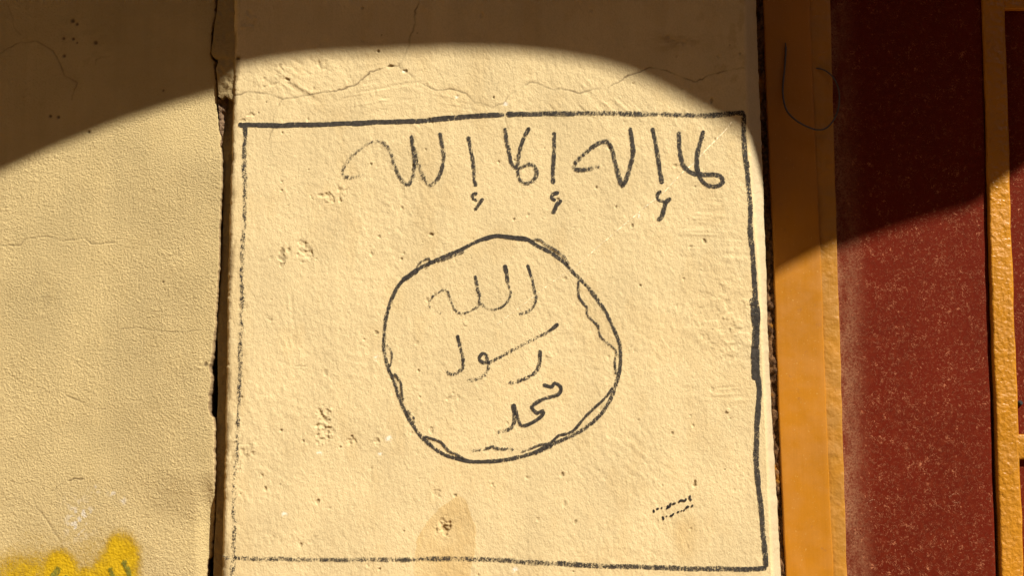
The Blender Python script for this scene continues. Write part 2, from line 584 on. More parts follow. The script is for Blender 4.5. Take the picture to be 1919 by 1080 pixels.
def addc(x, y, nX, nY):
    cols_x.append(x + 0 * zcol)
    cols_y.append(y + 0 * zcol)
    nx.append(nX + 0 * zcol)
    ny.append(nY + 0 * zcol)


addc(xl, .16, -1, 0)
for y in np.linspace(.10, RL, 30):
    addc(xl, y, -1, 0)
for a in np.linspace(0, math.pi / 2, 12)[1:-1]:
    addc(xl + RL - RL * math.cos(a), RL - RL * math.sin(a), -math.cos(a), -math.sin(a))
nf = int((xr.mean() - xl.mean()) / STEP)
for t in np.linspace(0, 1, nf):
    addc(xl + RL + (xr - xl - RL) * t, 0, 0, -1)
CD = .030
for a in np.linspace(0, 1, 24)[1:]:
    yy = CD * (a ** 1.45)
    s = math.atan(1.45 * a ** .45 * CD / .032)
    addc(xr + (xw - xr) * a, yy, math.sin(s), -math.cos(s))
for y in np.linspace(CD + .004, .12, 14):
    addc(xw + .001, y, 1, 0)
PXs, PYs, NX, NY = (np.hstack(c) for c in (cols_x, cols_y, nx, ny))
PZ = np.repeat(zcol, PXs.shape[1], 1)
h, tint, pale = pillar_detail(PXs, PZ)
flat = sstep(.02, -.004, PXs - (xr - .004)) if False else 1 - sstep(-.002, .012, PXs - xr)
h = h * (.35 + .65 * flat)
px, py = PX(PXs, PZ)
base = np.array([.632, .503, .280])
col = np.ones(PXs.shape + (3,)) * base
tone = fbm(PXs / .18, PZ / .25, 41, 4)
col *= (1 + .030 * tone + .014 * fbm(PXs / .010, PZ / .32, 47, 3))[..., None]
col *= (1 - .05 * sstep(.1, .9, fbm(PXs / .05, PZ / .09, 44, 4)))[..., None] ** np.array([.6, 1, 1.6])
# rain stains
m = in_poly(px + 3 * fbm(PXs / .02, PZ / .02, 50), py + 3 * fbm(PXs / .02, PZ / .02, 51), STAIN).astype(float)
m *= .75 + .25 * fbm(PXs / .03, PZ / .05, 52)
m2 = np.exp(-(((px - 1285) / 22) ** 2 + ((py - 1010) / 48) ** 2) ** 2) * .5
m3 = np.exp(-(((px - 1300) / 60) ** 2 + ((py - 880) / 28) ** 2) ** 2) * 0
m = np.clip(np.maximum(m, m2), 0, 1)
col = col * (1 - m[..., None] * np.array([.10, .19, .34]))
# grime at the upper right and by the corners
g = np.exp(-(((px - 1265) / 55) ** 2 + ((py - 78) / 16) ** 2)) * (.5 + .5 * fbm(PXs / .02, PZ / .01, 60))
g = np.maximum(g, .4 * sstep(.25, .9, fbm(PXs / .02, PZ / .02, 61)) * np.exp(-((px - 1390) / 90) ** 2) * (py < 260))
g = np.maximum(g, .7 * np.exp(-((px - (1391 + .0 * py)) / 200) ** 2) * 0)
col *= (1 - .38 * np.clip(g, 0, 1))[..., None] ** np.array([.8, 1, 1.2])
# rounded corner in a darker, less yellow tone
ch = sstep(.000, .010, PXs - xr)[..., None]
col = col * (1 - ch) + np.array([.50, .41, .255]) * ch
# patchy darker tone along the left corner
edge_tone = np.exp(-((PXs - xl - .006) / .010) ** 2) * sstep(0, .7, fbm(PXs / .01, PZ / .05, 62)) * .45
col *= (1 - edge_tone)[..., None] ** np.array([.9, 1, 1.1])
tint = np.clip(tint, 0, 1)[..., None]
col = col * (1 - tint) + np.array([.10, .06, .028]) * tint
for x, y, r_ in ((947, 196, 5), (857, 181, 4), (728, 125, 4), (728, 822, 6), (706, 672, 5), (965, 1070, 6), (598, 851, 5), (533, 965, 5), (712, 850, 4), (1195, 405, 4), (1240, 372, 3), (757, 134, 3)):
    k = np.exp(-(((px - x) / r_) ** 2 + ((py - y) / r_) ** 2) ** 2) * sstep(-.1, .3, vn(PXs / .004, PZ / .004, x))
    col = col * (1 - k[..., None]) + np.array([.78, .72, .6]) * k[..., None]
pillar_me = grid_mesh('plaster_pillar', PXs + NX * h, PYs + NY * h, PZ, attrs={'col': np.clip(col, .01, .9)})
pillar = link('plaster_pillar', pillar_me, M_PILLAR)
tag(pillar, kind='thing')
tag(pillar, 'smooth pale yellow plaster pillar with Arabic writing and a circle drawn in black marker', 'pillar')

# ------------------------------------------------------------------ stucco wall on the left
EDGE = [(408, -40), (404, 0), (402, 25), (398, 45), (396, 70), (394, 100), (396, 107), (402, 112), (401, 124), (402, 135), (405, 150), (405, 165), (407, 180), (405, 192), (408, 215), (410, 245), (413, 280), (414, 330), (413, 370),
        (411, 400), (410, 450), (409, 490), (407, 520), (406, 555), (402, 580), (402, 610), (398, 640), (397, 660), (393, 680), (391, 692), (394, 705), (394, 725), (390, 740), (389, 765), (392, 780), (399, 784),
        (400, 800), (401, 840), (400, 870), (400, 900), (402, 940), (401, 970), (398, 1000), (396, 1030), (394, 1046), (388, 1052), (386, 1075), (388, 1120)]


def wall_y(px, py):
    y = .030 + .009 * sstep(362, 392, px) * sstep(880, 955, py) - .013 * sstep(190, 400, px) * (1 - sstep(880, 985, py)) * sstep(170, 330, py)
    return y


EDGE = [(x - (4 * min(1, max(0, (y - 890) / 60)) + 3 * min(1, max(0, (260 - y) / 90))), y) for x, y in EDGE]
exz = W2([e[0] for e in EDGE], [e[1] for e in EDGE], .018)
ii = np.argsort(exz[1])
XE = np.interp(zcol, exz[1][ii], exz[0][ii]) + .0010 * vn(zcol / .006, zcol * 0, 30) + .0006 * vn(zcol / .0028, zcol * 0, 31)
x_in = float(W2(-12, 540, .03)[0])
tcols = np.r_[np.linspace(-1.6, x_in - .25, 10), np.arange(x_in - .2, x_in, .006)]
cx_ = [t + 0 * zcol for t in tcols] + [x_in + (XE - x_in) * t for t in np.linspace(0, 1, 285)]
LX = np.hstack(cx_)
LZ = np.repeat(zcol, LX.shape[1], 1)
lpx, lpy = PX(LX, LZ, .025)
LY = wall_y(lpx, lpy)


def grains(X, Z, cell, seed):
    """rounded sand grains scattered over a surface, 0..1"""
    u, w = X / cell, Z / cell
    iu, iw = np.floor(u).astype(int), np.floor(w).astype(int)
    out = np.zeros(X.shape)
    for a in (-1, 0, 1):
        for b in (-1, 0, 1):
            ci, cj = (iu + a + seed * 31) & 255, (iw + b + seed * 57) & 255
            jx, jz = _tab[ci, cj], _tab[cj, (ci + 91) & 255]
            rr, hh = _tab[(ci + 57) & 255, (cj + 13) & 255], np.clip(_tab[(ci + 140) & 255, (cj + 77) & 255] * 1.7 - .7, 0, 1)
            d2 = ((u - iu - a - jx) ** 2 + (w - iw - b - jz) ** 2) / (.26 + .40 * rr) ** 2
            out = np.maximum(out, np.clip(1 - d2, 0, 1) * hh)
    return out


def stucco_h(X, Z):
    h = 1.0e-3 * fbm(X / .34, Z / .36, 101, 2) * .6 + .18e-3 * fbm(X / .05, Z / .05, 102, 2)
    gr = fbm(X / .0066, Z / .0066, 105, 2)
    am = .62 + .38 * fbm(X / .06, Z / .08, 107, 2)
    wx, wz = X + .0012 * gr, Z + .0012 * vn(X / .005, Z / .005, 110)
    return h + am * (.16e-3 * gr + 0.95e-3 * grains(wx, wz, .0060, 3) + .80e-3 * grains(wx, wz, .0044, 5))


LCR = [([(-20, 461), (0, 460), (33, 460), (47, 447), (83, 443), (117, 450), (137, 448), (157, 446), (170, 457), (213, 455)], .0015, .8),
       ([(123, 743), (147, 752), (162, 762), (180, 768), (195, 766)], .0014, .75), ([(127, 902), (140, 899), (153, 900)], .0016, 1.0), ([(95, 922), (110, 912), (127, 902)], .0012, .5),
       ([(60, 935), (67, 953), (85, 975), (100, 1000), (113, 1017), (112, 1045)], .0013, .6),
       ([(-10, 100), (0, 97), (10, 90), (33, 78), (67, 75), (97, 92), (110, 115), (120, 140), (143, 152), (139, 165), (133, 185)], .0014, .8), ([(10, 0), (22, 30), (25, 50), (37, 63)], .0012, .6),
       ([(225, 617), (250, 614), (300, 622), (345, 624), (395, 619)], .0013, .45), ([(178, 120), (180, 108), (205, 102)], .0011, .5), ([(20, 905), (45, 908), (60, 905)], .001, .4), ([(335, 765), (350, 765), (375, 760)], .001, .4)]
lh = stucco_h(LX, LZ)
ltint = np.zeros(LX.shape)
for P, w, a in LCR:
    wob = .0014 * vn(LX / .006, LZ / .006, 78)
    d = seg_dist(LX + wob, LZ - wob, poly(P, .025))
    g = np.exp(-(d / w) ** 2) * a * (.6 + .4 * vn(LX / .02, LZ / .02, 14))
    lh -= .0022 * g
    ltint = np.maximum(ltint, .7 * g)  # dirt in the crack and its own shade, both put into the colour
for x, y, r_ in ((135, 37, 4), (143, 43, 3), (118, 70, 3), (136, 71, 3), (143, 78, 2), (178, 78, 4), (119, 103, 3), (165, 246, 3), (305, 168, 2), (108, 218, 3), (93, 216, 3), (306, 529, 2), (387, 684, 4)):
    g = np.exp(-(((lpx - x) / r_) ** 2 + ((lpy - y) / r_) ** 2) ** 2)
    lh -= .002 * g
    ltint = np.maximum(ltint, .8 * g)
lcol = np.ones(LX.shape + (3,)) * np.array([.530, .414, .207])
lcol *= (1 + .025 * fbm(LX / .15, LZ / .22, 141, 4) + .022 * fbm(LX / .012, LZ / .30, 147, 3))[..., None]
lcol *= (1 - .03 * sstep(.0, .9, fbm(LX / .04, LZ / .05, 143, 4)))[..., None] ** np.array([.8, 1, 1.5])
gg = np.exp(-(((lpx - 78) / 40) ** 2 + ((lpy - 550) / 45) ** 2)) * sstep(-.1, .6, fbm(LX / .01, LZ / .01, 144))
gg = np.maximum(gg, .8 * np.exp(-(((lpx - 150) / 60) ** 2 + ((lpy - 90) / 60) ** 2)) * sstep(.1, .7, fbm(LX / .015, LZ / .015, 145)))
lcol *= (1 - .13 * gg)[..., None]
for (x, y, rx, ry) in ((145, 975, 22, 32), (178, 918, 10, 6), (210, 925, 8, 6), (140, 990, 10, 14), (160, 962, 12, 9), (230, 940, 5, 6)):
    k = np.exp(-(((lpx - x) / rx) ** 2 + ((lpy - y) / ry) ** 2)) * sstep(.15, .55, vn(LX / .007, LZ / .007, 150) + .5 * vn(LX / .003, LZ / .003, 151)) * .8
    lcol = lcol * (1 - k[..., None]) + np.array([.66, .60, .50]) * k[..., None]
ltint = np.clip(ltint, 0, 1)[..., None]
lcol = lcol * (1 - ltint) + np.array([.08, .05, .025]) * ltint
# broken edge at the joint rolls back into the depth of the wall
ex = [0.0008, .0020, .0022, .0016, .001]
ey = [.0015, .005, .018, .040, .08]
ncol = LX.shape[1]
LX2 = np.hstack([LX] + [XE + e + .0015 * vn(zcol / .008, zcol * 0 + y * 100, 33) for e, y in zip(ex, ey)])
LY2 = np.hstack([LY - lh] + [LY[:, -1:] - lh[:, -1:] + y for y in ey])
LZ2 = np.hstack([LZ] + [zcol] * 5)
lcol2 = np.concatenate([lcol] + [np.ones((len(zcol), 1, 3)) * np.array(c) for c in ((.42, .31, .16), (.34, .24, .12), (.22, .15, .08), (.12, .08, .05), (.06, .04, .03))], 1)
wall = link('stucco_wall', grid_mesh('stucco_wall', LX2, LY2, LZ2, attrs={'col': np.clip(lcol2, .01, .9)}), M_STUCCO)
tag(wall, kind='thing')
tag(wall, 'rough grainy beige stucco wall left of the black crack with yellow spray at its bottom', 'wall')

# ------------------------------------------------------------------ the joint between wall and pillar


def strip(name, left, right, yl, yr, y0, y1, mat, parent, n=14, amp=.0015, ragged=0, depth=.03):
    """plaster strip between two pixel polylines, y0..y1 pixel rows; yl, yr depths at its two sides"""
    rows = int((y1 - y0) / 2.2)
    pyv = np.linspace(y1, y0, rows)
    lx = np.interp(pyv, [p[1] for p in left], [p[0] for p in left])
    rx = np.interp(pyv, [p[1] for p in right], [p[0] for p in right])
    X, Y, Z = [], [], []
    for k, t in enumerate(np.linspace(0, 1, n)):
        yy = yl + (yr - yl) * t
        x, z = W2(lx + (rx - lx) * t, pyv, yy)
        if ragged:
            z = z + ragged * np.exp(-(pyv[0] - pyv) / 8) * vn(np.full(rows, k * .35), np.zeros(rows), 5)
        hh = amp * fbm(x / .008, z / .010, len(name), 3)
        X.append(x)
        Y.append(yy - hh)
        Z.append(z)
    X, Y, Z = (np.stack(a, 1) for a in (X, Y, Z))
    X = np.hstack([X[:, :1] + .0005, X[:, :1], X])
    Y = np.hstack([Y[:, :1] + depth, Y[:, :1] + .003, Y])
    Z = np.hstack([Z[:, :1], Z[:, :1], Z])
    X = np.vstack([X[:1], X])
    Y = np.vstack([Y[:1] + depth, Y])
    Z = np.vstack([Z[:1], Z])
    o = link(name, grid_mesh(name, X, Y, Z), mat)
    return adopt(o, parent)


PED = [(438, -40), (437, 60), (436, 150), (434, 220), (431, 330), (428, 450), (425, 560), (423, 680), (421, 760), (420, 850), (418, 930), (416, 1000), (414, 1120)]
UPL = [(411, -40), (408, 0), (406, 25), (402, 45), (400, 70), (396, 100), (400, 107), (409, 110), (409, 116), (405, 128), (407, 150), (408, 165), (409, 184)]
strip('joint_fillet', UPL, [(x + 9, y) for x, y in PED], .021, .004, -40, 186, M_JOINT, pillar, 18, .0016, .010)
LOL = [(415, 183), (416, 250), (418, 300), (418, 400), (417, 450), (414, 520), (411, 560), (408, 600), (407, 620), (408, 640), (408, 700), (409, 740), (407, 780), (405, 800), (405, 860), (405, 900), (406, 940), (405, 970), (403, 1000), (401, 1030), (399, 1120)]
strip('joint_strip', LOL, [(x + 6, y) for x, y in PED], .034, .030, 184, 1120, M_JOINT, pillar, 12, .0012)
M_BARE = plaster_mat('bare_render', 160, .004, .002, attr=False, col=(.19, .12, .07))
strip('bare_patch', [(408, 183), (411, 220), (413, 268), (414, 275)], [(428, 183), (424, 205), (420, 240), (416, 275)], .026, .026, 186, 274, M_BARE, pillar, 10, .0035)

# crumbled mortar between the pillar and the door frame
SL = [(1415, -40), (1420, 200), (1428, 420), (1432, 520), (1438, 600), (1444, 760), (1452, 900), (1458, 1000), (1462, 1120)]
rows = 460
pyv = np.linspace(1120, -40, rows)
lx = np.interp(pyv, [p[1] for p in SL], [p[0] for p in SL])
jx = float(W2(1446, 540, .085)[0]) + .012
cols = 16
X, Y, Z = [], [], []
for k, t in enumerate(np.linspace(0, 1, cols)):
    x0, z0 = W2(lx - 8, pyv, .088)
    x = x0 + (jx - x0) * t
    hh = .0045 * fbm(x / .012, z0 / .02, 70, 3) + .002 * fbm(x / .005, z0 / .006, 72, 2)
    X.append(x)
    Y.append(.0935 - hh)
    Z.append(z0)
t_ = NT('crumbled_mortar')
v_ = t_.coord()
c_ = t_.mix(t_.rng(t_.noise(v_, 90, 5, .7), .38, .66), (.045, .022, .011), (.19, .10, .045))
c_ = t_.mix(t_.rng(t_.noise(v_, 25, 3), .56, .70), c_, (.26, .11, .014))
t_.finish(c_, .95, t_.bump(t_.noise(v_, 160, 4, .7), .004), .1)
seam = adopt(link('mortar_seam', grid_mesh('mortar_seam', *(np.stack(a, 1) for a in (X, Y, Z))), t_.m), pillar)

# ------------------------------------------------------------------ drawing in marker


def ribbon(strokes, surf, Y0, lift0=.0005):
    """strokes: (points px, width px, density list or value) -> vertices, faces, density"""
    V, F, DEN = [], [], []
    for si, (pts, w, den) in enumerate(strokes):
        pts = np.asarray(pts, float)
        x, z = W2(pts[:, 0], pts[:, 1], Y0)
        dn = np.interp(np.linspace(0, 1, len(pts)), np.linspace(0, 1, len(den)), den) if isinstance(den, (list, tuple)) else np.full(len(pts), den)
        C, s = catmull(np.stack([x, z, dn], 1), .0016)
        n = len(C)
        tx, tz = np.gradient(C[:, 0]), np.gradient(C[:, 1])
        L = np.hypot(tx, tz) + 1e-9
        nx_, nz_ = -tz / L, tx / L
        ww = w * .00112 * .5 * (1 + .14 * vn(s / .013, s * 0 + si, 88) + .06 * vn(s / .004, s * 0 + si, 89))
        dd = np.minimum(s, s[-1] - s)
        r_ = w * .0005
        cap = np.sqrt(np.clip(1 - (1 - np.clip(dd / r_, 0, 1)) ** 2, .06, 1))
        b0 = len(V)
        us = np.linspace(-1, 1, 7)
        wob = .0009 * vn(s / .03, s * 0 + si * 5.0, 90)
        XX = C[:, :1] + nx_[:, None] * (us[None] * (ww * cap)[:, None] + wob[:, None])
        ZZ = C[:, 1:2] + nz_[:, None] * (us[None] * (ww * cap)[:, None] + wob[:, None])
        H, hp = surf(XX, ZZ)
        lift = lift0 + si * .00012 + .00010 * (s / s[-1])[:, None]
        Yv_ = Y0 - H - lift
        dv = C[:, 2:3] - .17 * np.abs(us[None]) ** 2.5 + hp
        V.append(np.stack([XX, Yv_ + 0 * XX, ZZ], -1).reshape(-1, 3))
        DEN.append(dv.ravel())
        F.append((n, 7))
    vs = np.vstack(V)
    me = bpy.data.meshes.new('stroke')
    faces, off = [], 0
    for n, c in F:
        i = np.arange(n * c).reshape(n, c) + off
        faces.append(np.stack([i[:-1, :-1], i[:-1, 1:], i[1:, 1:], i[1:, :-1]], -1).reshape(-1, 4))
        off += n * c
    q = np.vstack(faces)
    me.vertices.add(len(vs))
    me.vertices.foreach_set('co', vs.astype(np.float32).ravel())
    me.loops.add(len(q) * 4)
    me.polygons.add(len(q))
    me.loops.foreach_set('vertex_index', q.astype(np.int32).ravel())
    me.polygons.foreach_set('loop_start', np.arange(0, len(q) * 4, 4, dtype=np.int32))
    me.polygons.foreach_set('use_smooth', np.ones(len(q), bool))
    a = me.attributes.new('den', 'FLOAT', 'POINT')
    a.data.foreach_set('value', np.concatenate(DEN).astype(np.float32))
    me.update()
    me.validate()
    return me


def on_pillar(X, Z):
    h_, tint_, _ = pillar_detail(X, Z)
    lump = fbm(X / .0105, Z / .0150, 5, 2)
    return h_, np.clip(.09 * lump, -.10, .10) - .35 * tint_


def on_wall(X, Z):
    p_, q_ = PX(X, Z, .025)
    return stucco_h(X, Z) + .03 - wall_y(p_, q_), 0 * X


def mark(name, strokes, mat=None, label=None, surf=on_pillar, Y0=0.0, parent=None, lift=.0005):
    me = ribbon(strokes, surf, Y0, lift)
    me.name = name
    o = link(name, me, mat or M_INK)
    o.parent = parent or pillar
    if label:
        o['label'] = label
    return o


SOLID, MID, DRY, VDRY = .70, .60, .50, .43
mark('border_line', [([(447, 231), (453, 235), (462, 234), (520, 234.5), (580, 234), (640, 232), (690, 230), (740, 228), (790, 226), (840, 222), (890, 218), (945, 215)], 8.6, [.8, .8, .74, .7]),
                     ([(948, 214), (1000, 213), (1040, 212), (1100, 212.5), (1140, 212.5), (1200, 213), (1240, 214), (1280, 215), (1320, 216), (1353, 214), (1378, 211.5), (1396, 211)], 9, [.68, .62, .52, .48, .5, .56, .68])],
     label='top line of the drawn frame, thick and nearly solid')
mark('border_line', [([(459, 234), (459, 262), (458, 300), (458.5, 340), (459, 380), (457, 420), (455, 455), (453, 510), (454.5, 560), (452, 600), (450, 650), (449, 720), (448, 760), (446, 800), (443, 850), (441, 890), (438.5, 940), (439, 1000), (437, 1040), (435.5, 1092)], 8.5,
                      [.64, .53, .48, .43, .40, .42, .38, .42, .37, .40, .38, .43, .42])], label='left line of the drawn frame, dry and broken')
mark('border_line', [([(1393, 212), (1393.5, 240), (1395, 270), (1399, 310), (1402.5, 350), (1406, 390), (1405, 412), (1407, 450), (1411, 490), (1414, 530), (1416.5, 560), (1419, 590), (1418, 620), (1418, 660), (1419, 700), (1423, 730), (1422, 765), (1419, 800), (1417, 840), (1418, 870), (1422, 910), (1426, 950), (1429, 990), (1433, 1030), (1436, 1066)], 9, [.62, .6, .66, .7, .72, .72, .66, .66, .64]),
                     ([(1412, 558), (1414, 590), (1417, 620), (1416, 660), (1415, 690), (1415, 713)], 12.5, [.62, .66, .72, .74])], label='right line of the drawn frame, wavering and doubled in its middle')
mark('border_line', [([(417, 1045), (440, 1047), (500, 1048), (560, 1050), (640, 1051), (700, 1050), (740, 1050), (800, 1049), (860, 1049), (940, 1051), (1000, 1055), (1080, 1059), (1180, 1063), (1280, 1066), (1360, 1067.5), (1400, 1068), (1437, 1066)], 8.4,
                      [.40, .45, .46, .46, .48, .5, .54, .58, .6, .68])], label='bottom line of the drawn frame, dry at its left end')

ALIFY = 8.0
mark('word', [([(1272, 246), (1273, 277), (1278, 303), (1286, 316), (1300, 325), (1320, 328), (1340, 328), (1351, 332), (1354, 341), (1343, 349), (1327, 347), (1313, 334), (1306, 313), (1308, 287), (1319, 244)], 8.2, [.62, .64, .68, .68, .66])])
mark('word', [([(1222, 239), (1227, 262), (1232, 288), (1237, 320), (1240, 345)], 7.6, [.7, .66, .64]),
              ([(1240, 358), (1233, 364), (1233, 373), (1241, 377), (1248, 379)], 6, .66), ([(1257, 371), (1249, 379), (1245, 392), (1240, 407), (1231, 413)], 8, [.7, .66, .5]),
              ([(1181, 238), (1185, 265), (1185, 293), (1178, 325), (1167, 349), (1160, 333), (1153, 307), (1147, 281), (1137, 266), (1123, 267), (1100, 283), (1082, 301), (1076, 312), (1083, 318), (1103, 317), (1124, 312)], 7.8, [.66, .64, .58, .62, .6, .58, .54, .54, .40])])
mark('word', [([(1038, 247), (1038.5, 283), (1037, 315), (1036.5, 345)], 7.2, .62),
              ([(1048, 361), (1037, 364), (1034, 371), (1042, 376)], 6.4, .66), ([(1052, 374), (1045, 383), (1040, 394), (1035.5, 401)], 8, [.68, .62]),
              ([(947, 239), (950, 263), (954, 288), (960, 309), (972, 315), (984, 310), (995, 307), (1003, 313), (1006, 325), (1000, 338), (987, 344), (975, 337), (970, 320), (972, 296), (979, 268), (992, 238)], 7.2, [.5, .56, .58, .52, .54, .54, .5, .58, .66])])
mark('word', [([(877, 255), (881, 275), (886, 300), (889, 330), (892, 350)], 7.2, [.62, .58, .55]),
              ([(895, 362), (886, 366), (888, 373), (895, 376)], 6, .6), ([(905, 371), (899, 382), (890, 395)], 6.6, [.64, .5]),
              ([(825, 248), (829, 272), (830.5, 300), (824, 330), (809, 347), (797, 339), (787, 317), (780, 293), (775, 273)], 7, [.64, .58, .52, .5, .47, .47]),
              ([(771, 253), (775, 277), (777, 308), (772, 335), (763, 346), (750, 333), (740, 310), (732, 287), (720, 268), (703, 265), (683, 273), (660, 293), (645, 313), (642, 327), (653, 332), (683, 328)], 6.8, [.64, .56, .54, .5, .48, .44, .40, .38, .42, .44, .34])])

OUTER = [(930, 442), (963, 445), (987, 448), (1007, 460), (1033, 475), (1057, 492), (1070, 507), (1087, 524), (1113, 553), (1137, 590), (1155, 628), (1163, 657), (1162, 687), (1153, 723), (1143, 750), (1127, 775), (1103, 798), (1073, 817),
         (1033, 835), (993, 851), (953, 862), (913, 866.5), (883, 866), (857, 860), (830, 851), (807, 835), (787, 816), (770, 792), (757, 767), (747, 740), (737, 712), (727, 687), (720, 653), (721.5, 613), (727, 580), (737, 553), (753, 527), (783, 504),
         (813, 490), (847, 475), (880, 460), (907, 448), (934, 441)]
mark('circle_line', [(OUTER, 6.6, [.82, .8, .62, .6, .6, .6, .62, .6, .58, .56, .6, .64, .74, .68, .62, .6, .62, .58, .54, .7, .72, .66, .7, .76]),
                     ([(907, 448), (930, 442), (963, 446), (990, 449)], 7, .74),
                     ([(753, 527), (765, 518), (783, 505)], 9, [.5, .7, .66]), ([(1000, 850), (1017, 842), (1035, 835)], 8, .62)],
     label='outer outline of the drawn circle')
INNER = [([(1083, 526), (1084, 553), (1091, 566), (1099, 575), (1101, 588), (1110, 600), (1120, 611), (1124, 630), (1135, 641), (1147, 650), (1155, 660), (1152, 678), (1153, 702)], 4.6, [.62, .6, .6, .52, .52]),
                     ([(1149, 726), (1133, 747), (1110, 769), (1097, 783), (1089, 792), (1073, 808), (1058, 814), (1047, 817), (1030, 831), (1012, 834), (1000, 838), (976, 848)], 5, [.62, .62, .62, .6, .5]),
                     ([(883, 846), (903, 843), (914, 841), (923, 838), (935, 842), (950, 842), (963, 842)], 5.6, [.44, .5, .62, .5, .46]),
                     ([(795, 819), (815, 825), (827, 830), (834, 838), (843, 847), (856, 852), (872, 861)], 4.6, [.6, .64, .5]),
                     ([(776, 795), (775, 783), (763, 769)], 5, .5), ([(757, 752), (754, 737), (752, 720), (745, 708), (738, 700)], 4.4, .55), ([(725, 645), (731, 655), (735, 670), (731, 688)], 4, .46),
                     ([(781, 501), (790, 491), (803, 485), (806, 494), (797, 503)], 4, .52), ([(815, 492), (840, 484), (858, 476), (870, 472)], 4.4, .54),
                     ([(998, 449), (1012, 450), (1022, 458), (1040, 468), (1053, 477), (1061, 485), (1067, 496)], 4.4, [.5, .54])]
for k, st in enumerate(INNER):
    mark('circle_line', [st], label='piece of the wavy inner outline of the drawn circle', lift=.0008 + k * .0001)
mark('word', [([(988, 496), (992, 508), (997, 523), (1002, 547), (1005, 560), (999, 577), (988, 584), (972, 589)], 5.6, [.66, .58, .5, .42]),
              ([(946, 496), (949, 510), (952, 533)], 7.2, .6), ([(952, 530), (958, 547), (954, 562), (940, 576), (922, 581), (908, 576), (901, 568)], 4.8, [.54, .5, .5]),
              ([(891, 516), (895, 537), (899, 558)], 6.4, [.64, .5]), ([(899, 558), (897, 573), (883, 583), (867, 588), (854, 582), (846, 565), (840, 548), (831, 544), (814, 553), (804, 567), (809, 579), (827, 588)], 4.8, [.5, .52, .5, .44, .42, .38, .36])],
     label='top word inside the circle')
mark('word', [([(857, 628), (860, 643), (863, 656), (868, 673), (867, 690), (854, 702), (843, 702), (836, 695)], 6.2, [.64, .56, .5, .48]),
              ([(1047, 607), (1036, 616), (1023, 625), (987, 643), (947, 665), (917, 679), (903, 678), (899, 671), (906, 663), (912, 672), (915, 690), (906, 705), (890, 712), (873, 715)], 6.2, [.72, .58, .46, .5, .6, .66, .62, .48, .42, .38]),
              ([(1012, 656), (1012, 680), (1003, 699), (980, 712), (953, 720)], 7, [.66, .58, .5, .42])], label='middle word inside the circle')
mark('word', [([(1017, 721), (1024, 724), (1034, 726), (1040, 719), (1051, 727), (1046, 740), (1022, 748), (1002, 757), (996, 764), (1006, 775), (1018, 771), (1015, 780), (998, 792), (979, 798), (971, 784), (962, 757)], 6.4, [.7, .74, .66, .6, .66, .7, .66]),
              ([(962, 757), (964, 775), (964, 792), (958, 803), (948, 808), (932, 811)], 7.2, [.66, .62, .4])], label='lowest word inside the circle')


def N_(P):
    return [(1200 + x / 13.5, 910 + y / 13.5) for x, y in P]


note1 = [[(330, 615), (335, 660), (345, 705)], [(400, 622), (430, 600), (470, 575)], [(535, 552), (540, 610)], [(648, 592), (685, 570), (682, 500)], [(690, 560), (745, 545), (755, 480), (775, 440)], [(800, 485), (835, 478), (878, 455), (880, 485)],
         [(970, 445), (1010, 385), (1070, 380), (1135, 385), (1142, 325)], [(1250, 250), (1240, 320), (1268, 365), (1280, 405)]]
note2 = [[(455, 893), (465, 893)], [(550, 790), (588, 830), (580, 890)], [(660, 770), (667, 808)], [(740, 770), (795, 762), (850, 700)], [(925, 695), (955, 680), (985, 660)], [(1038, 628), (1045, 670)], [(1105, 605), (1118, 660)], [(1170, 605), (1190, 550), (1240, 565)], [(1285, 545), (1345, 495)]]
mark('note_line', [(N_(p), 3.6, .8) for p in note1], M_INKN, 'upper line of the tiny handwritten note')
mark('note_line', [(N_(p), 3.6, .8) for p in note2], M_INKN, 'lower line of the tiny handwritten note')
mark('scratch', [([(1372, 227), (1355, 248), (1330, 274), (1306, 300), (1280, 322), (1258, 345), (1237, 366), (1200, 395), (1150, 438), (1110, 472), (1070, 504), (1030, 532), (980, 572), (930, 611)], 1.8, [.62, .66, .62, .55, .5, .47, .42])], M_SCRATCH, 'thin pale scratch running slantwise across the writing')

# ------------------------------------------------------------------ sprayed paint on the stucco wall
gx = np.arange(-90, 300, 2.4)
gy = np.arange(945, 1125, 2.4)
GX, GY = np.meshgrid(gx, gy)
SX, SZ = W2(GX, GY, .027)


def blob(x, y, rx, ry, p=2):
    return np.exp(-((((GX - x) / rx) ** 2 + ((GY - y) / ry) ** 2) ** p))


dens = np.maximum.reduce([blob(228, 1045, 36, 50, 1.6), blob(215, 1080, 48, 60, 1.6), blob(112, 1076, 40, 48, 1.6), blob(160, 1098, 70, 38, 1.6), blob(30, 1105, 90, 36, 1) * .8])
mist = np.maximum.reduce([blob(60, 1085, 130, 62, 1) * 1.0, blob(175, 1050, 100, 66, 1) * .55, blob(70, 1035, 80, 55, 1) * .36])
wob = .6 * fbm(SX / .03, SZ / .03, 160, 2)
dn = np.maximum(dens * 1.05, mist * .7) * (1 + .3 * wob)
dens = np.minimum(dens, .95)
dn *= np.minimum.reduce([sstep(-90, -60, GX), sstep(300, 285, GX) if False else 1 - sstep(280, 298, GX), sstep(945, 965, GY)])
hh, _ = on_wall(SX, SZ)
spray_me = grid_mesh('yellow_paint', SX, -hh - .0006 + .03, SZ, flip=True, attrs={'den': dn})
spray = link('yellow_paint', spray_me, M_YELLOW)
spray.parent = wall
spray['label'] = 'two rounded blots of yellow sprayed paint'
